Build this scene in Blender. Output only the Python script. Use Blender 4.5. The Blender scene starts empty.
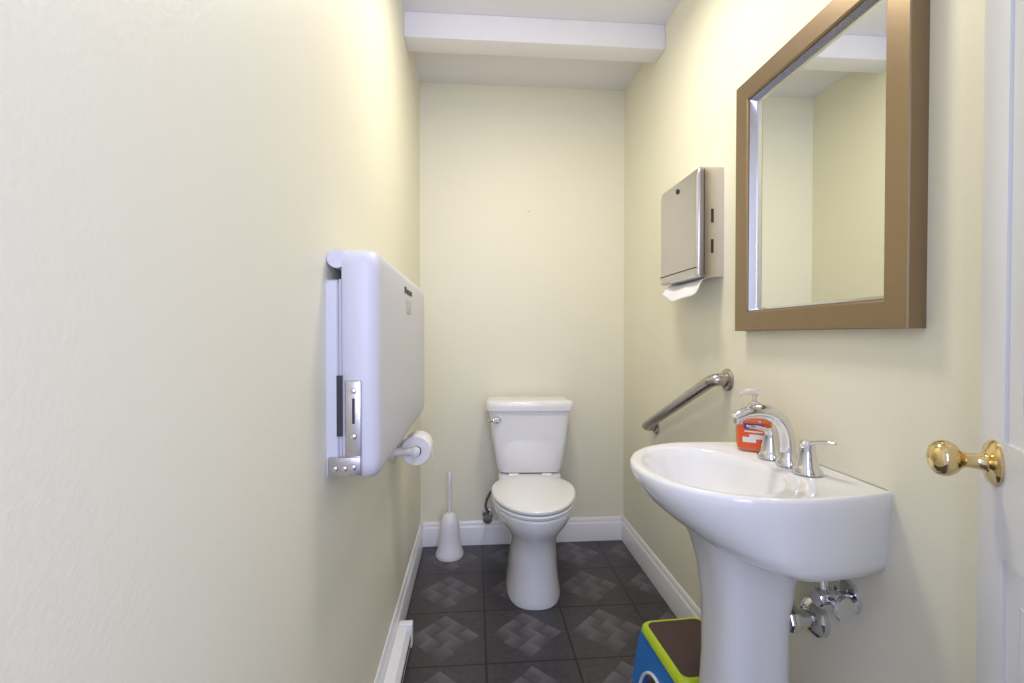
import bpy, bmesh, math, random
from mathutils import Vector, Matrix
random.seed(4)
scene = bpy.context.scene
scene.view_settings.view_transform = 'Standard'
scene.view_settings.look = 'None'

# ---------------------------------------------------------------- helpers
def srgb(r, g, b):
    def f(c):
        c /= 255.0
        return c/12.92 if c <= 0.04045 else ((c+0.055)/1.055)**2.4
    return (f(r), f(g), f(b), 1.0)

def mat(name, col, rough=0.5, metal=0.0, bump=0.0, bscale=60.0, var=0.0, vscale=3.0, coat=0.0, trans=0.0, emis=0.0, alpha=1.0, stretch=None):
    m = bpy.data.materials.new(name); m.use_nodes = True
    nt = m.node_tree; b = nt.nodes['Principled BSDF']
    b.inputs['Base Color'].default_value = col
    b.inputs['Roughness'].default_value = rough
    b.inputs['Metallic'].default_value = metal
    b.inputs['Coat Weight'].default_value = coat
    b.inputs['Transmission Weight'].default_value = trans
    if emis > 0:
        b.inputs['Emission Color'].default_value = col
        b.inputs['Emission Strength'].default_value = emis
    tc = nt.nodes.new('ShaderNodeTexCoord')
    src = tc.outputs['Object']
    if stretch:
        mp = nt.nodes.new('ShaderNodeMapping'); mp.inputs['Scale'].default_value = stretch
        nt.links.new(src, mp.inputs['Vector']); src = mp.outputs['Vector']
    if var > 0:
        n = nt.nodes.new('ShaderNodeTexNoise'); n.inputs['Scale'].default_value = vscale
        n.inputs['Detail'].default_value = 3
        nt.links.new(src, n.inputs['Vector'])
        mx = nt.nodes.new('ShaderNodeMix'); mx.data_type = 'RGBA'
        mx.inputs[6].default_value = (col[0]*(1-var), col[1]*(1-var), col[2]*(1-var), 1)
        mx.inputs[7].default_value = (min(1, col[0]*(1+var)), min(1, col[1]*(1+var)), min(1, col[2]*(1+var)), 1)
        nt.links.new(n.outputs['Fac'], mx.inputs[0]); nt.links.new(mx.outputs[2], b.inputs['Base Color'])
    if bump > 0:
        n2 = nt.nodes.new('ShaderNodeTexNoise'); n2.inputs['Scale'].default_value = bscale
        n2.inputs['Detail'].default_value = 4
        nt.links.new(src, n2.inputs['Vector'])
        bp = nt.nodes.new('ShaderNodeBump'); bp.inputs['Strength'].default_value = bump
        bp.inputs['Distance'].default_value = 0.005
        nt.links.new(n2.outputs['Fac'], bp.inputs['Height']); nt.links.new(bp.outputs['Normal'], b.inputs['Normal'])
    return m

def smooth(me, ang=38):
    bm = bmesh.new(); bm.from_mesh(me)
    bmesh.ops.recalc_face_normals(bm, faces=bm.faces)
    for f in bm.faces: f.smooth = True
    for e in bm.edges:
        if len(e.link_faces) == 2:
            e.smooth = e.calc_face_angle(0) < math.radians(ang)
    bm.to_mesh(me); bm.free()

def mesh_obj(name, verts, faces, m, parent=None, ang=38, mats=None):
    me = bpy.data.meshes.new(name); me.from_pydata([tuple(v) for v in verts], [], faces)
    me.update(); smooth(me, ang)
    o = bpy.data.objects.new(name, me); scene.collection.objects.link(o)
    me.materials.append(m)
    if parent: o.parent = parent
    return o

def empty(name, loc=(0, 0, 0), rz=0.0):
    e = bpy.data.objects.new(name, None); e.empty_display_size = 0.1
    scene.collection.objects.link(e); e.location = loc; e.rotation_euler = (0, 0, rz)
    return e

def box(name, a, b, m, bevel=0.0, parent=None, seg=3):
    bm = bmesh.new(); bmesh.ops.create_cube(bm, size=1.0)
    for v in bm.verts:
        v.co = Vector((a[i] + (v.co[i]+0.5)*(b[i]-a[i]) for i in range(3)))
    if bevel > 0:
        bmesh.ops.bevel(bm, geom=list(bm.edges), offset=bevel, segments=seg, profile=0.5, affect='EDGES')
    me = bpy.data.meshes.new(name); bm.to_mesh(me); bm.free()
    smooth(me, 35)
    o = bpy.data.objects.new(name, me); scene.collection.objects.link(o)
    me.materials.append(m)
    if parent: o.parent = parent
    return o

def loft(name, rings, m, parent=None, cap0=True, cap1=True, ang=38):
    n = len(rings[0]); verts = [v for r in rings for v in r]; faces = []
    for k in range(len(rings)-1):
        for i in range(n):
            j = (i+1) % n
            faces.append((k*n+i, k*n+j, (k+1)*n+j, (k+1)*n+i))
    if cap0: faces.append(tuple(range(n))[::-1])
    if cap1: faces.append(tuple((len(rings)-1)*n+i for i in range(n)))
    return mesh_obj(name, verts, faces, m, parent, ang)

def catmull(pts, k=8):
    P = [Vector(p) for p in pts]; P = [2*P[0]-P[1]] + P + [2*P[-1]-P[-2]]; out = []
    for i in range(1, len(P)-2):
        for j in range(k):
            t = j/k
            out.append(0.5*((2*P[i]) + (-P[i-1]+P[i+1])*t + (2*P[i-1]-5*P[i]+4*P[i+1]-P[i+2])*t*t + (-P[i-1]+3*P[i]-3*P[i+1]+P[i+2])*t**3))
    out.append(P[-2]); return out

def tube(name, pts, rad, m, parent=None, n=20, k=8, smooth_path=True, flat=1.0):
    if not hasattr(rad, '__len__'): rad = [rad]*len(pts)
    if smooth_path and len(pts) > 2:
        P = catmull(pts, k); R = []
        for i in range(len(rad)-1):
            for j in range(k): R.append(rad[i] + (rad[i+1]-rad[i])*j/k)
        R.append(rad[-1])
    else:
        P = [Vector(p) for p in pts]; R = list(rad)
    rings = []
    t0 = (P[1]-P[0]).normalized()
    up = Vector((0, 0, 1)) if abs(t0.z) < 0.9 else Vector((0, 1, 0))
    nrm = (up - t0*up.dot(t0)).normalized()
    for i, p in enumerate(P):
        t = (P[min(i+1, len(P)-1)] - P[max(i-1, 0)]).normalized()
        nrm = (nrm - t*nrm.dot(t)).normalized(); bn = t.cross(nrm)
        rings.append([p + nrm*(R[i]*flat*math.cos(2*math.pi*a/n)) + bn*(R[i]*math.sin(2*math.pi*a/n)) for a in range(n)])
    return loft(name, rings, m, parent)

def lathe(name, prof, origin, axis, m, parent=None, n=40, ang=38):
    """prof: list of (r, h) along axis"""
    ax = Vector(axis).normalized(); o = Vector(origin)
    s = Vector((0, 0, 1)) if abs(ax.z) < 0.9 else Vector((1, 0, 0))
    u = (s - ax*s.dot(ax)).normalized(); v = ax.cross(u)
    rings = [[o + ax*h + u*(max(r, 1e-4)*math.cos(2*math.pi*i/n)) + v*(max(r, 1e-4)*math.sin(2*math.pi*i/n)) for i in range(n)] for r, h in prof]
    return loft(name, rings, m, parent, ang=ang)

def egg(z, cy, hw, lf, lb, n=64, p=2.0, cx=0.0):
    out = []
    for i in range(n):
        t = 2*math.pi*i/n; c, s = math.cos(t), math.sin(t)
        x = math.copysign(abs(c)**(2/p), c)*hw
        y = math.copysign(abs(s)**(2/p), s)*(lb if s > 0 else lf)
        out.append((cx+x, cy+y, z))
    return out

def prism(name, poly, axis, a, b, m, parent=None):
    """poly: 2D profile; axis 'x' -> poly (y,z) extruded x ; axis 'y' -> poly (x,z) extruded y"""
    f = (lambda p, t: (t, p[0], p[1])) if axis == 'x' else (lambda p, t: (p[0], t, p[1]))
    return loft(name, [[f(p, a) for p in poly], [f(p, b) for p in poly]], m, parent, ang=30)

# ---------------------------------------------------------------- materials
WALL = mat('wall_paint_cream', (0.862, 0.835, 0.665, 1), 0.5, bump=0.08, bscale=160, var=0.010, vscale=2)
CEIL = mat('ceiling_paint', (0.85, 0.84, 0.87, 1), 0.7, bump=0.05, bscale=100)
TRIM = mat('trim_white_gloss', (0.87, 0.87, 0.89, 1), 0.3, bump=0.02, bscale=40)
PORC = mat('porcelain', (0.88, 0.88, 0.885, 1), 0.08, coat=0.5, var=0.004)
SEAT = mat('seat_plastic', (0.88, 0.88, 0.87, 1), 0.2, var=0.004)
CHROME = mat('chrome', (0.75, 0.75, 0.77, 1), 0.08, 1.0, var=0.01)
STEEL = mat('brushed_steel', (0.62, 0.60, 0.62, 1), 0.24, 1.0, var=0.04, vscale=20, stretch=(1, 1, 12), bump=0.02)
SATIN = mat('satin_bar_steel', (0.47, 0.445, 0.42, 1), 0.27, 1.0, var=0.03)
BRASS = mat('polished_brass', (0.78, 0.60, 0.30, 1), 0.12, 1.0, var=0.02)
PLAST = mat('grey_white_plastic', (0.645, 0.645, 0.69, 1), 0.42, bump=0.08, bscale=220)
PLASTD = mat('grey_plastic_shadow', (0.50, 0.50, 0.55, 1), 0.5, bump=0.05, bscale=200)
DARK = mat('dark_slot', (0.03, 0.03, 0.035, 1), 0.6, var=0.05)
WHITEP = mat('white_plastic', (0.84, 0.84, 0.86, 1), 0.3, var=0.01)
PAPER = mat('tissue_paper', (0.88, 0.88, 0.89, 1), 0.95, bump=0.15, bscale=80)
BRONZE = mat('bronze_gold_frame', srgb(152, 132, 105), 0.33, 0.72, var=0.05, vscale=30, bump=0.02)
SILVER = mat('silver_liner', (0.62, 0.62, 0.66, 1), 0.2, 0.95, var=0.02)
MIRR = mat('mirror_glass', (0.92, 0.95, 0.92, 1), 0.01, 1.0)
DOORM = mat('door_paint_white', (0.77, 0.79, 0.84, 1), 0.35, bump=0.02, bscale=50)
LIME = mat('lime_plastic', srgb(186, 210, 40), 0.35, var=0.02)
BLUE = mat('blue_plastic', srgb(50, 130, 210), 0.35, var=0.02)
MATB = mat('brown_rubber_mat', srgb(80, 62, 60), 0.8, bump=0.8, bscale=260, var=0.6, vscale=220)
ORANGE = mat('orange_label', srgb(232, 92, 40), 0.3, var=0.05, vscale=40)
LABW = mat('label_white', (0.85, 0.83, 0.8, 1), 0.4, var=0.01)
LABB = mat('label_blue', srgb(40, 70, 150), 0.4, var=0.01)
SOAP = mat('orange_soap', srgb(248, 140, 80), 0.1, trans=0.4, coat=0.5)
CLEAR = mat('clear_plastic', (0.93, 0.84, 0.78, 1), 0.15, trans=0.5)
HOSE = mat('braided_hose', (0.18, 0.18, 0.18, 1), 0.4, 0.6, bump=0.5, bscale=400)

def tile_material():
    m = bpy.data.materials.new('slate_vinyl_tile'); m.use_nodes = True
    nt = m.node_tree; N = nt.nodes; L = nt.links; bs = N['Principled BSDF']
    def M(op, a, b=None, c=None):
        n = N.new('ShaderNodeMath'); n.operation = op
        for i, v in enumerate((a, b, c)):
            if v is None: continue
            if isinstance(v, (int, float)): n.inputs[i].default_value = v
            else: L.new(v, n.inputs[i])
        return n.outputs[0]
    tc = N.new('ShaderNodeTexCoord'); sp = N.new('ShaderNodeSeparateXYZ'); L.new(tc.outputs['Object'], sp.inputs[0])
    T = 0.312
    ux = M('DIVIDE', M('SUBTRACT', sp.outputs[0], 0.0373), T)
    uy = M('DIVIDE', M('SUBTRACT', sp.outputs[1], 1.60), T)
    a = M('SUBTRACT', M('FRACT', ux), 0.5); b = M('SUBTRACT', M('FRACT', uy), 0.5)
    aa = M('ABSOLUTE', a); ab = M('ABSOLUTE', b)
    grout = M('GREATER_THAN', M('MAXIMUM', aa, ab), 0.489)
    K = 3.5
    s = M('MULTIPLY', M('ADD', a, b), K); t = M('MULTIPLY', M('SUBTRACT', a, b), K)
    fs = M('FRACT', M('ADD', s, 0.5)); ft = M('FRACT', M('ADD', t, 0.5))
    cs = M('FLOOR', M('ADD', s, 0.5)); ct = M('FLOOR', M('ADD', t, 0.5))
    reg = M('LESS_THAN', M('MAXIMUM', M('ABSOLUTE', cs), M('ABSOLUTE', ct)), 1.5)
    par = M('MODULO', M('ADD', M('ADD', cs, ct), 20.0), 2.0)
    g1 = fs; g2 = M('SUBTRACT', 1.0, ft)
    mx = N.new('ShaderNodeMix'); L.new(par, mx.inputs[0]); L.new(g1, mx.inputs[2]); L.new(g2, mx.inputs[3])
    grad = M('MULTIPLY', M('ADD', mx.outputs[0], 0.12), reg)
    no = N.new('ShaderNodeTexNoise'); no.inputs['Scale'].default_value = 45; no.inputs['Detail'].default_value = 5
    L.new(tc.outputs['Object'], no.inputs['Vector'])
    no2 = N.new('ShaderNodeTexNoise'); no2.inputs['Scale'].default_value = 7; L.new(tc.outputs['Object'], no2.inputs['Vector'])
    val = M('MULTIPLY', grad, M('ADD', 0.3, no2.outputs['Fac']))
    val = M('ADD', M('MULTIPLY', val, 0.48), M('MULTIPLY', no.outputs['Fac'], 0.26))
    cr = N.new('ShaderNodeMix'); cr.data_type = 'RGBA'
    cr.inputs[6].default_value = srgb(40, 39, 45); cr.inputs[7].default_value = srgb(126, 119, 127)
    L.new(val, cr.inputs[0])
    gm = N.new('ShaderNodeMix'); gm.data_type = 'RGBA'; L.new(grout, gm.inputs[0]); L.new(cr.outputs[2], gm.inputs[6])
    gm.inputs[7].default_value = srgb(18, 18, 21)
    L.new(gm.outputs[2], bs.inputs['Base Color'])
    bs.inputs['Roughness'].default_value = 0.32
    bp = N.new('ShaderNodeBump'); bp.inputs['Strength'].default_value = 0.25; bp.inputs['Distance'].default_value = 0.003
    L.new(M('SUBTRACT', no.outputs['Fac'], M('MULTIPLY', grout, 2.0)), bp.inputs['Height']); L.new(bp.outputs['Normal'], bs.inputs['Normal'])
    return m
TILE = tile_material()

# ---------------------------------------------------------------- room
XL, XR, YB, ZC = -0.2915, 0.819, 2.535, 2.467
Y0 = -0.02
box('floor', (XL-0.1, -1.2, -0.08), (XR+0.1, YB+0.1, 0), TILE)
box('ceiling', (XL-0.1, Y0, ZC), (XR+0.1, YB+0.1, ZC+0.1), CEIL)
box('wall_left', (XL-0.1, Y0, 0), (XL, YB+0.1, ZC), WALL)
box('wall_right', (XR, Y0, 0), (XR+0.1, YB+0.1, ZC), WALL)
box('wall_back', (XL, YB, 0), (XR, YB+0.1, ZC), WALL)
box('wall_front', (0.42, Y0, 0), (XR, 0.08, ZC), WALL)
box('ceiling_beam', (XL, 1.985, 2.362), (XR, 2.09, ZC), CEIL, 0.004)

def bb_prof(x0, sgn):
    P = [(0, 0), (0.015, 0), (0.015, 0.092), (0.013, 0.098), (0.009, 0.104), (0.009, 0.112), (0.006, 0.12), (0.003, 0.126), (0, 0.126)]
    return [(x0+sgn*p, z) for p, z in P]
prism('baseboard_left', bb_prof(XL, 1), 'y', 0.1, YB, TRIM)
prism('baseboard_right', bb_prof(XR, -1), 'y', 0.1, YB, TRIM)
prism('baseboard_back', bb_prof(YB, -1), 'x', XL+0.015, XR-0.015, TRIM)

# baseboard heater on left wall
h = empty('baseboard_heater', (XL+0.016, 0, 0))
prism('cover', [(0, 0.02), (0.042, 0.02), (0.045, 0.024), (0.045, 0.062), (0.032, 0.080), (0, 0.086)], 'y', 0.3, 1.70, TRIM, h)
box('end_cap', (0, 1.702, 0.0), (0.049, 1.73, 0.088), TRIM, 0.004, h)
box('fin_slot', (0.0454, 0.32, 0.042), (0.0462, 1.68, 0.054), DARK, 0, h)
box('foot_rail', (0.002, 0.32, 0), (0.037, 1.69, 0.0195), DARK, 0, h)

# ceiling light
LY = 1.40
cl = empty('ceiling_light', (0.26, LY, ZC))
GLOW = mat('light_dome_glass', (1, 0.94, 0.84, 1), 0.3, emis=3)
lathe('dome', [(0.15, 0), (0.15, -0.012), (0.13, -0.04), (0.09, -0.065), (0.04, -0.078), (0.005, -0.08)], (0, 0, -0.011), (0, 0, 1), GLOW, cl)
lathe('rim', [(0.165, 0), (0.165, -0.012), (0.152, -0.014), (0.152, 0)], (0, 0, 0), (0, 0, 1), CHROME, cl)

# ---------------------------------------------------------------- toilet
t = empty('toilet', (0.281, 2.515, 0), math.radians(-3))
t.scale = (1.035, 1, 1)
loft('bowl', [egg(0, -.39, .116, .225, .25, p=2.6), egg(.02, -.39, .117, .228, .25, p=2.6), egg(.05, -.39, .110, .222, .24, p=2.5),
     egg(.12, -.39, .104, .218, .23, p=2.5), egg(.20, -.395, .099, .220, .22, p=2.5), egg(.265, -.40, .102, .23, .22, p=2.3),
     egg(.305, -.41, .126, .255, .22, p=2.1), egg(.345, -.42, .156, .282, .22), egg(.38, -.425, .172, .293, .22), egg(.398, -.425, .175, .295, .22),
     egg(.405, -.425, .170, .29, .215)], PORC, t)
loft('tank_deck', [egg(.22, -.17, .09, .10, .12, p=4), egg(.34, -.17, .125, .13, .13, p=4), egg(.40, -.16, .15, .12, .13, p=5), egg(.43, -.15, .15, .11, .12, p=5), egg(.438, -.15, .145, .105, .115, p=5)], PORC, t)
loft('seat', [egg(.408, -.43, .172, .285, .19), egg(.411, -.43, .178, .292, .20), egg(.420, -.43, .180, .294, .20), egg(.425, -.43, .176, .29, .195)], SEAT, t)
loft('lid', [egg(.430, -.43, .174, .288, .195), egg(.432, -.43, .179, .293, .20), egg(.441, -.43, .180, .294, .20), egg(.447, -.43, .176, .288, .196),
     egg(.450, -.43, .165, .272, .188), egg(.452, -.43, .10, .17, .12), egg(.4525, -.43, .02, .03, .03)], SEAT, t)
for s in (-1, 1):
    tube('hinge_%d' % (1 if s < 0 else 2), [(s*0.10, -0.235, 0.44), (s*0.055, -0.235, 0.44)], 0.012, SEAT, t)
def rr(z, hw, y0, y1, p=7): return egg(z, (y0+y1)/2, hw, (y1-y0)/2, (y1-y0)/2, p=p, n=72)
loft('tank', [rr(.440, .135, -.19, -.04), rr(.447, .150, -.205, -.03), rr(.47, .158, -.212, -.025), rr(.60, .178, -.22, -.022), rr(.752, .198, -.226, -.02)], PORC, t)
loft('tank_lid', [rr(.753, .203, -.232, -.015), rr(.757, .210, -.238, -.012), rr(.785, .213, -.241, -.011), rr(.797, .211, -.238, -.012), rr(.804, .203, -.23, -.02), rr(.806, .17, -.2, -.04)], PORC, t, ang=50)
lathe('handle_base', [(.018, 0), (.018, .008), (.012, .014)], (-.155, -.224, .715), (0, -1, 0), CHROME, t)
tube('handle_lever', [(-.155, -.238, .715), (-.175, -.245, .714), (-.192, -.24, .708)], [.007, .008, .006], CHROME, t)

# supply valve for toilet (part of the toilet installation)
v = empty('supply_line', (0, 0, 0)); v.parent = t
vx = -.205
lathe('escutcheon', [(.03, 0), (.028, .006), (.012, .010)], (vx, -.006, .17), (0, -1, 0), CHROME, v)
tube('stub', [(vx, -.004, .17), (vx, -.075, .17)], .010, CHROME, v)
lathe('knob', [(.016, 0), (.022, .006), (.022, .018), (.015, .022)], (vx, -.078, .17), (0, -1, 0), HOSE, v)
tube('hose', [(vx, -.05, .18), (vx-.01, -.055, .24), (vx+.02, -.06, .31), (vx+.08, -.07, .38), (vx+.09, -.08, .44)], .007, HOSE, v)

# toilet brush
b = empty('toilet_brush', (-.131, 2.41, 0))
lathe('holder', [(.070, 0), (.072, .006), (.070, .02), (.060, .045), (.053, .09), (.050, .14), (.047, .175), (.038, .20), (.026, .214), (.014, .22)], (0, 0, 0), (0, 0, 1), WHITEP, b)
lathe('brush_handle', [(.008, .216), (.008, .30), (.009, .36), (.011, .40), (.009, .425), (.004, .432)], (0, 0, 0), (0, 0, 1), WHITEP, b)

# toilet paper holder
p = empty('toilet_paper_holder', (XL, 1.72, .725))
for k, yy in enumerate((-.075, .075)):
    lathe('wall_plate_%d' % (k+1), [(.028, 0), (.027, .008), (.018, .012)], (0, yy, 0), (1, 0, 0), WHITEP, p)
    tube('arm_%d' % (k+1), [(0.008, yy, 0), (.045, yy, 0), (.088, yy, 0)], [.015, .012, .014], WHITEP, p)
    lathe('arm_cap_%d' % (k+1), [(.003, -.016), (.016, -.012), (.018, 0), (.016, .012), (.003, .016)], (.084, yy, 0), (0, 1, 0), WHITEP, p)
tube('spindle', [(.084, -.07, 0), (.084, .07, 0)], .009, WHITEP, p)
lathe('paper_roll', [(.019, -.052), (.050, -.052), (.053, -.048), (.053, .048), (.050, .052), (.019, .052), (.019, -.052)], (.084, 0, -.004), (0, 1, 0), PAPER, p)
mesh_obj('hanging_sheet', [(.084+.0535, -.05, -.004), (.084+.0535, .05, -.004), (.084+.055, .05, -.06), (.084+.055, -.05, -.06)], [(0, 1, 2, 3)], PAPER, p)

# nail
lathe('wall_nail', [(.003, 0), (.003, .008), (.005, .009), (.005, .011)], (.29, YB, 1.80), (0, -1, 0), STEEL)

# ---------------------------------------------------------------- changing station (left wall)
c = empty('baby_changing_station', (XL, 0, 0))
def yzrr(x, y0, y1, z0, z1, r, n=8):
    out = []
    for (cy, cz, a0) in ((y1-r, z1-r, 0), (y0+r, z1-r, 90), (y0+r, z0+r, 180), (y1-r, z0+r, 270)):
        for i in range(n+1):
            a = math.radians(a0+90*i/n); out.append((x, cy+r*math.cos(a), cz+r*math.sin(a)))
    return out
loft('wall_frame', [yzrr(0, .948, 1.80, .845, 1.240, .012), yzrr(.020, .948, 1.80, .845, 1.240, .012), yzrr(.024, .953, 1.795, .85, 1.235, .012)], PLAST, c)
loft('folded_bed', [yzrr(.028, .955, 1.82, .862, 1.296, .03), yzrr(.031, .95, 1.825, .848, 1.303, .035), yzrr(.070, .95, 1.825, .838, 1.303, .035),
     yzrr(.088, .953, 1.822, .840, 1.301, .037), yzrr(.097, .962, 1.813, .850, 1.292, .035), yzrr(.100, .975, 1.80, .864, 1.278, .03),
     yzrr(.101, 1.05, 1.72, .93, 1.22, .03)], PLAST, c, ang=60)
tube('top_hinge_barrel', [(.019, .953, 1.281), (.019, 1.79, 1.281)], .0185, PLAST, c)
box('side_slot', (.020, .946, .93), (.031, .956, 1.05), DARK, 0, c)
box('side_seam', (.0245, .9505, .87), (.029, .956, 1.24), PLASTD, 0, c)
box('hinge_arm', (.036, .944, .856), (.068, .951, 1.04), STEEL, .003, c)
box('hinge_foot', (.004, .940, .852), (.068, .950, .89), STEEL, .003, c)
box('hinge_arm_slot', (.0505, .9432, .955), (.0555, .9445, 1.005), DARK, 0, c)
for k, (x, z) in enumerate(((.053, 1.02), (.053, .93), (.053, .87), (.018, .868), (.036, .868))):
    lathe('rivet_%d' % (k+1), [(.006, 0), (.005, .003), (.001, .004)], (x, .943 if z > .9 else .9395, z), (0, -1, 0), CHROME, c, n=16)
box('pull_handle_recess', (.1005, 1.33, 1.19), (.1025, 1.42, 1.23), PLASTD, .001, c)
box('label', (.1002, 1.30, 1.245), (.102, 1.33, 1.262), DARK, 0, c)
box('label_text', (.1002, 1.345, 1.245), (.102, 1.44, 1.258), DARK, 0, c)

# ---------------------------------------------------------------- paper towel dispenser
d = empty('paper_towel_dispenser', (XR, 0, 0))
def xyprof(z, x0, y0, y1, r, n=6):
    out = []
    for (cx, cy, a0) in ((x0+r, y1-r, 90), (x0+r, y0+r, 180)):
        for i in range(n+1):
            a = math.radians(a0+90*i/n); out.append((cx+r*math.cos(a), cy+r*math.sin(a), z))
    out += [(0, y0, z), (0, y1, z)]
    return out
loft('body', [xyprof(1.322, -.084, 1.498, 1.80, .012), xyprof(1.328, -.092, 1.496, 1.804, .012), xyprof(1.66, -.092, 1.496, 1.804, .012), xyprof(1.678, -.088, 1.497, 1.803, .012), xyprof(1.684, -.080, 1.50, 1.80, .012)], STEEL, d)
box('door_seam', (-.0935, 1.50, 1.352), (-.0915, 1.80, 1.355), DARK, 0, d)
box('side_seam', (-.068, 1.4945, 1.33), (-.066, 1.4965, 1.675), DARK, 0, d)
for k, z in enumerate((1.40, 1.50)):
    box('level_slot_%d' % (k+1), (-.044, 1.494, z), (-.036, 1.4965, z+.045), DARK, 0, d)
lathe('lock', [(.009, 0), (.009, .003), (.004, .004)], (-.0925, 1.645, 1.645), (-1, 0, 0), DARK, d)
vs, fs = [], []
nu, nv = 30, 12
for i in range(nu+1):
    for j in range(nv+1):
        u, w = i/nu, j/nv
        y = 1.518 + .232*u - .010*w + .035*(2*u-1)*w
        x = -.040 - .060*w**0.8 + .006*math.sin(9*u)*w
        z = 1.324 - w*(.042 + .032*math.sin(math.pi*u)**.8 + .005*math.sin(10*u+1)) + .010*math.sin(math.pi*w)
        vs.append((x, y, z))
for i in range(nu):
    for j in range(nv):
        q = i*(nv+1)+j; fs.append((q, q+1, q+nv+2, q+nv+1))
tw = mesh_obj('paper_towel', vs, fs, PAPER, d, ang=180)
tw.modifiers.new('th', 'SOLIDIFY').thickness = .0015

# ---------------------------------------------------------------- mirror
m_ = empty('wall_mirror', (XR, 0, 0))
my0, my1, mz0, mz1, fw, fd = .794, 1.364, 1.142, 1.866, .056, .037
def frame_ring(off, x):
    return [(x, my0+off, mz0+off), (x, my1-off, mz0+off), (x, my1-off, mz1-off), (x, my0+off, mz1-off)]
def picture_frame(name, sec, m, parent):
    rings = [frame_ring(o, x) for o, x in sec]; rings.append(rings[0])
    return loft(name, rings, m, parent, cap0=False, cap1=False, ang=20)
picture_frame('frame', [(0, 0), (0, -fd+.002), (.002, -fd), (fw-.004, -fd+.002), (fw, -fd+.005), (fw, -.001)], BRONZE, m_)
picture_frame('liner', [(fw+.0005, -.006), (fw+.0005, -.028), (fw+.003, -.029), (fw+.010, -.012), (fw+.010, -.006)], SILVER, m_)
box('glass', (-.010, my0+fw-.01, mz0+fw-.01), (-.006, my1-fw+.01, mz1-fw+.01), MIRR, 0, m_)

# ---------------------------------------------------------------- grab bar
g = empty('grab_bar', (XR, 0, 0))
A = Vector((0, 1.465, .985)); B = Vector((0, 2.07, .715))
dr = (B-A).normalized()
off = Vector((-.05, 0, 0))
tube('bar', [A, A+off*.55, A+off*.9+dr*.012, A+off+dr*.05, (A+B)/2+off, B+off-dr*.05, B+off*.9-dr*.012, B+off*.55, B], .020, SATIN, g, n=24)
for k, P in enumerate((A, B)):
    lathe('flange_%d' % (k+1), [(.036, 0), (.036, .005), (.032, .009), (.020, .011)], P, (-1, 0, 0), SATIN, g)

# ---------------------------------------------------------------- pedestal sink
YS = 1.072
s = empty('pedestal_sink', (XR, YS, 0))
def w_of(u, uf, hs):
    um = min(.19, uf*.6)
    if u > um: 
        q = (u-um)/(uf-um); return hs*.240*max(0, 1-q**2.3)**(1/2.0)
    return hs*(.210 + .030*math.sin(math.pi/2*max(0, u)/um))
def sink_ring(z, uf, hs):
    # half outline from wall corner round the front, evenly resampled, then mirrored
    half = [(0, 0.0), (0, hs*.105)] + [(0, w_of(0, uf, hs))]
    um = min(.19, uf*.6)
    for i in range(1, 13): u = um*i/12; half.append((u, w_of(u, uf, hs)))
    for i in range(1, 41):
        a = math.pi/2*i/40; u = um+(uf-um)*math.sin(a); half.append((u, w_of(u, uf, hs) if i < 40 else 0.0))
    full = half + [(u, -w) for u, w in half[-2:0:-1]]
    return [(-u, w, z) for u, w in full]
RN = sink_ring(.8, .445, 1.0)
def bowl_ring(z, uc, a, bb):
    out = []
    for (x, y, _) in RN:
        th = math.atan2(y/.24, (-x-.225)/.22)
        out.append((-(uc+a*math.cos(th)), bb*math.sin(th), z))
    return out
rings = [sink_ring(.650, .24, .86), sink_ring(.655, .27, .93), sink_ring(.675, .315, .96), sink_ring(.705, .362, .97), sink_ring(.745, .407, .985),
         sink_ring(.775, .430, 1.0), sink_ring(.797, .441, 1.01), sink_ring(.812, .443, 1.01), sink_ring(.819, .439, 1.0), sink_ring(.821, .431, .985),
         sink_ring(.820, .422, .965)]
rings += [bowl_ring(.818, .266, .146, .200), bowl_ring(.812, .266, .139, .192), bowl_ring(.79, .263, .131, .182), bowl_ring(.75, .258, .113, .157),
          bowl_ring(.71, .255, .085, .115), bowl_ring(.692, .25, .045, .055), bowl_ring(.688, .25, .02, .02)]
loft('basin', rings, PORC, s, ang=60)
lathe('drain', [(.022, 0), (.022, .003), (.014, .004), (.002, .002)], (-.25, 0, .6885), (0, 0, 1), CHROME, s)
def pr(z, a, bb, uc=.178, p=3.2): return [( -uc+x, y, zz) for x, y, zz in egg(z, 0, a, bb, bb, p=p)]
loft('pedestal', [pr(0, .135, .125), pr(.03, .137, .127), pr(.06, .125, .115), pr(.12, .105, .10), pr(.2, .092, .090), pr(.35, .084, .085), pr(.48, .084, .088), pr(.57, .094, .100), pr(.63, .110, .118), pr(.665, .126, .136)], PORC, s)
# plumbing under the sink (children of the sink)
tube('trap_arm', [(0, -.012, .452), (-.06, -.012, .452), (-.11, -.008, .46)], .020, CHROME, s)
lathe('trap_escutcheon', [(.044, 0), (.042, .012), (.030, .022), (.022, .024)], (0, -.012, .452), (-1, 0, 0), CHROME, s)
lathe('slip_nut', [(.030, 0), (.032, .006), (.032, .020), (.028, .026)], (-.055, -.012, .452), (-1, 0, 0), CHROME, s, n=8)
q = empty('shutoff_valve_assembly', (0, -.108, .556)); q.parent = s
lathe('valve_escutcheon', [(.036, 0), (.034, .008), (.015, .014)], (0, 0, 0), (-1, 0, 0), CHROME, q)
tube('valve_stub', [(0, 0, 0), (-.055, 0, 0)], .012, CHROME, q)
lathe('valve_body', [(.018, 0), (.021, .004), (.021, .034), (.017, .04)], (-.038, 0, 0), (-1, 0, 0), CHROME, q)
tube('valve_riser', [(-.058, 0, .0), (-.060, 0, .03), (-.060, .02, .11)], .009, CHROME, q)
hd = lathe('oval_handle', [(.010, 0), (.020, .004), (.022, .010), (.020, .016), (.004, .018)], (0, 0, 0), (0, -1, 0), CHROME, q)
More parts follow.
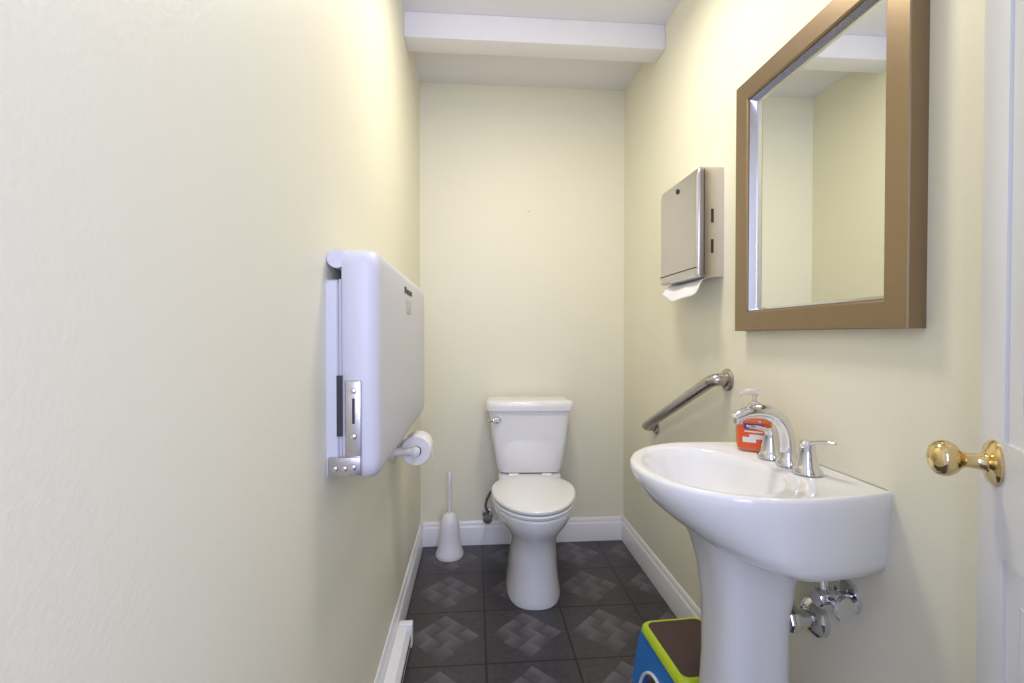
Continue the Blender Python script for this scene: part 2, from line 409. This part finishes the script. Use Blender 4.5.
hd.scale = (1, 1, 1.3); hd.location = (-.045, -.030, -.004)
tube('valve_stem', [(-.055, -.005, 0), (-.048, -.032, -.004)], .008, CHROME, q)

# faucet
f = empty('faucet', (.742, 1.06, .8215))
lathe('spout_base', [(.026, 0), (.026, .006), (.020, .014), (.017, .03)], (0, 0, 0), (0, 0, 1), CHROME, f)
tube('spout', [(0, 0, .01), (0, 0, .050), (-.010, 0, .090), (-.034, 0, .117), (-.068, 0, .128), (-.102, 0, .125), (-.130, 0, .113)], [.018, .0165, .017, .018, .017, .014, .012], CHROME, f, n=28)
lathe('aerator', [(.010, 0), (.010, .012)], (-.124, 0, .100), (0, 0, 1), CHROME, f)
for k, yy in enumerate((-.066, .066)):
    lathe('handle_body_%d' % (k+1), [(.030, 0), (.030, .006), (.024, .014), (.019, .035), (.015, .055), (.016, .066), (.012, .072), (.002, .074)], (0, yy, 0), (0, 0, 1), CHROME, f)
    sg = -1 if yy < 0 else 1
    if sg < 0:
        tube('handle_lever_1', [(0, yy, .066), (.005, yy-.02, .072), (.012, yy-.045, .077), (.018, yy-.060, .078)], [.009, .009, .008, .006], CHROME, f, flat=.6)
    else:
        tube('handle_lever_2', [(0, yy, .066), (-.02, yy, .072), (-.04, yy, .077), (-.055, yy, .078)], [.009, .009, .008, .006], CHROME, f, flat=.6)

# soap bottle
so = empty('hand_soap_bottle', (.748, 1.205, .8215), math.radians(-35))
def br(z, a, bb, p=3.0): return egg(z, 0, a, bb, bb, p=p, n=48)
loft('bottle', [br(0, .036, .022), br(.004, .041, .025), br(.02, .044, .027), br(.055, .045, .027), br(.078, .041, .026), br(.092, .034, .023), br(.103, .024, .019), br(.110, .014, .014)], SOAP, so)
def curved_label(name, x0, x1, z0, z1, m, yoff=0.0):
    vs, fs = [], []; n = 14
    for i in range(n+1):
        x = x0+(x1-x0)*i/n; y = -(.0272+yoff)*max(0, 1-(abs(x)/.0452)**3.0)**(1/3.0) - .0006
        vs += [(x, y, z0), (x, y, z1)]
    for i in range(n): fs.append((2*i, 2*i+2, 2*i+3, 2*i+1))
    return mesh_obj(name, vs, fs, m, so)
curved_label('label_back', -.036, .036, .010, .078, ORANGE)
curved_label('label_band', -.024, .024, .060, .074, LABB, .0005)
curved_label('label_logo', -.017, .017, .064, .070, LABW, .0010)
curved_label('label_blob', -.026, .006, .024, .038, LABW, .0005)
curved_label('label_blob_2', -.010, .024, .034, .046, LABW, .0006)
curved_label('label_strip', -.022, .022, .051, .055, LABW, .0006)
lathe('pump_collar', [(.016, .108), (.016, .126), (.009, .129), (.006, .132), (.006, .150)], (0, 0, 0), (0, 0, 1), CLEAR, so)
tube('pump_nozzle', [(.012, 0, .154), (0, 0, .156), (-.02, 0, .154), (-.036, 0, .146)], [.009, .010, .008, .005], CLEAR, so)

# ---------------------------------------------------------------- step stool
st = empty('step_stool', (.645, 1.345, 0), math.radians(3))
def srect(z, hx, hy, r, n=6):
    out = []
    for (sx, sy, a0) in ((1, 1, 0), (-1, 1, 90), (-1, -1, 180), (1, -1, 270)):
        for i in range(n+1):
            a = math.radians(a0+90*i/n); out.append((sx*(hx-r)+r*math.cos(a), sy*(hy-r)+r*math.sin(a), z))
    return out
loft('top_frame', [srect(.175, .104, .138, .03), srect(.18, .108, .142, .03), srect(.196, .106, .138, .03), srect(.202, .100, .132, .028)], LIME, st)
loft('tread_mat', [srect(.2015, .090, .122, .02), srect(.2045, .089, .121, .02)], MATB, st)
ZT = .176
for k, sx in enumerate((-1, 1)):
    pts = [(-.152, 0), (-.140, ZT), (.140, ZT), (.152, 0), (.095, 0)]; n = 14
    for i in range(n+1):
        a = math.pi*i/n; pts.append((.085*math.cos(a), .02+.085*math.sin(a)))
    pts.append((-.095, 0))
    def P(y, z, o): return (sx*(.096 + .024*(1-z/ZT) + o), y, z)
    loft('side_panel_%d' % (k+1), [[P(y, z, -.006) for y, z in pts], [P(y, z, .006) for y, z in pts]], BLUE, st)
    arch = [(sx*(.096 + .024*(1-(.02+.09*math.sin(math.pi*i/12))/ZT)+.008), .090*math.cos(math.pi*i/12), .02+.09*math.sin(math.pi*i/12)) for i in range(13)]
    arch = [(sx*.126, .092, .004)] + arch + [(sx*.126, -.092, .004)]
    tube('arch_trim_%d' % (k+1), arch, .005, WHITEP, st, n=10, k=3)
for k, sy in enumerate((-1, 1)):
    loft('end_panel_%d' % (k+1), [[(-.10, sy*.130, ZT), (.10, sy*.130, ZT), (.112, sy*.144, .06), (-.112, sy*.144, .06)],
                                 [(-.10, sy*.138, ZT), (.10, sy*.138, ZT), (.112, sy*.150, .06), (-.112, sy*.150, .06)]], BLUE, st)

# ---------------------------------------------------------------- door
az = math.radians(34)
Ex, Ey, DW = .756, .648, .66
hx, hy = Ex-DW*math.sin(az), Ey-DW*math.cos(az)
dd = empty('door_1', (hx, hy, 0), math.pi/2-az)   # local +x runs from hinge to free edge, local +y = room-left face
TH = .035
def dbox(n, a, b, bev=.001): return box(n, a, b, DOORM, bev, dd, 2)
st_w, mu = .09, .09
dbox('stile_1', (0, -TH, .01), (st_w, 0, 2.03)); dbox('stile_2', (DW-st_w, -TH, .01), (DW, 0, 2.03))
for i, (a, b2) in enumerate(((.01, .24), (.83, .985), (1.60, 1.70), (1.92, 2.03))):
    dbox('rail_%d' % (i+1), (st_w, -TH, a), (DW-st_w, 0, b2), 0)
dbox('mullion', (DW/2-mu/2, -TH, .24), (DW/2+mu/2, 0, 1.92), 0)
k = 0
for (a, b2) in ((.24, .83), (.985, 1.60), (1.70, 1.92)):
    for (x0, x1) in ((st_w, DW/2-mu/2), (DW/2+mu/2, DW-st_w)):
        k += 1
        def R(o, y): return [(x0+o, y, a+o), (x1-o, y, a+o), (x1-o, y, b2-o), (x0+o, y, b2-o)]
        loft('panel_%d' % k, [R(0, -TH+.004), R(.008, -TH+.014), R(.014, -TH+.014), R(.045, -TH+.003), R(.045, -.003), R(.014, -.014), R(.008, -.014), R(0, -.004)], DOORM, dd, ang=15)
kx, kz = DW-.062, .952
for sgn, y0 in ((1, 0), (-1, -TH)):
    nm = 'outer' if sgn > 0 else 'inner'
    lathe('knob_rose_'+nm, [(.032, 0), (.032, .003), (.028, .007), (.018, .010), (.016, .012)], (kx, y0, kz), (0, sgn, 0), BRASS, dd)
    lathe('knob_'+nm, [(.013, .010), (.011, .018), (.010, .030), (.013, .036), (.020, .041), (.025, .049), (.026, .056), (.023, .064), (.016, .070), (.008, .0725), (.001, .073)], (kx, y0, kz), (0, sgn, 0), BRASS, dd)
for i, z in enumerate((.25, 1.0, 1.8)):
    tube('hinge_%d' % (i+1), [(-.004, .004, z), (-.004, .004, z+.09)], .006, BRASS, dd)
box('door_jamb', (hx-.03+.05, Y0-.01, 0), (hx+.05, .09, 2.06), TRIM, .002)

# ---------------------------------------------------------------- lights
def area(name, loc, rot, size, power, col, sy=None, shape='RECTANGLE'):
    l = bpy.data.lights.new(name, 'AREA'); l.energy = power; l.color = col; l.shape = shape
    l.size = size; l.size_y = sy or size
    o = bpy.data.objects.new(name, l); scene.collection.objects.link(o); o.location = loc; o.rotation_euler = rot
    return o
area('ceiling_lamp', (.26, LY, ZC-.10), (0, 0, 0), .30, 9.8, (1, .93, .79), shape='DISK')
area('cool_fill_panel', (.12, -.80, 1.55), (math.radians(88), 0, 0), 1.0, 28, (.65, .69, 1.0), 1.4)  # added unseen panel behind the camera, throws cool light on the near left wall
w = bpy.data.worlds.new('hallway_ambient'); scene.world = w; w.use_nodes = True
w.node_tree.nodes['Background'].inputs['Color'].default_value = (.63, .68, 1.0, 1)
w.node_tree.nodes['Background'].inputs['Strength'].default_value = 0.9

# ---------------------------------------------------------------- camera
cam = bpy.data.cameras.new('camera'); co = bpy.data.objects.new('camera', cam); scene.collection.objects.link(co)
cam.sensor_width = 36; cam.lens = 470/1024*36; cam.clip_start = .02
co.location = (0, 0, 1.13)
co.rotation_euler = (math.radians(90-.8), 0, math.radians(-4.5))
scene.camera = co
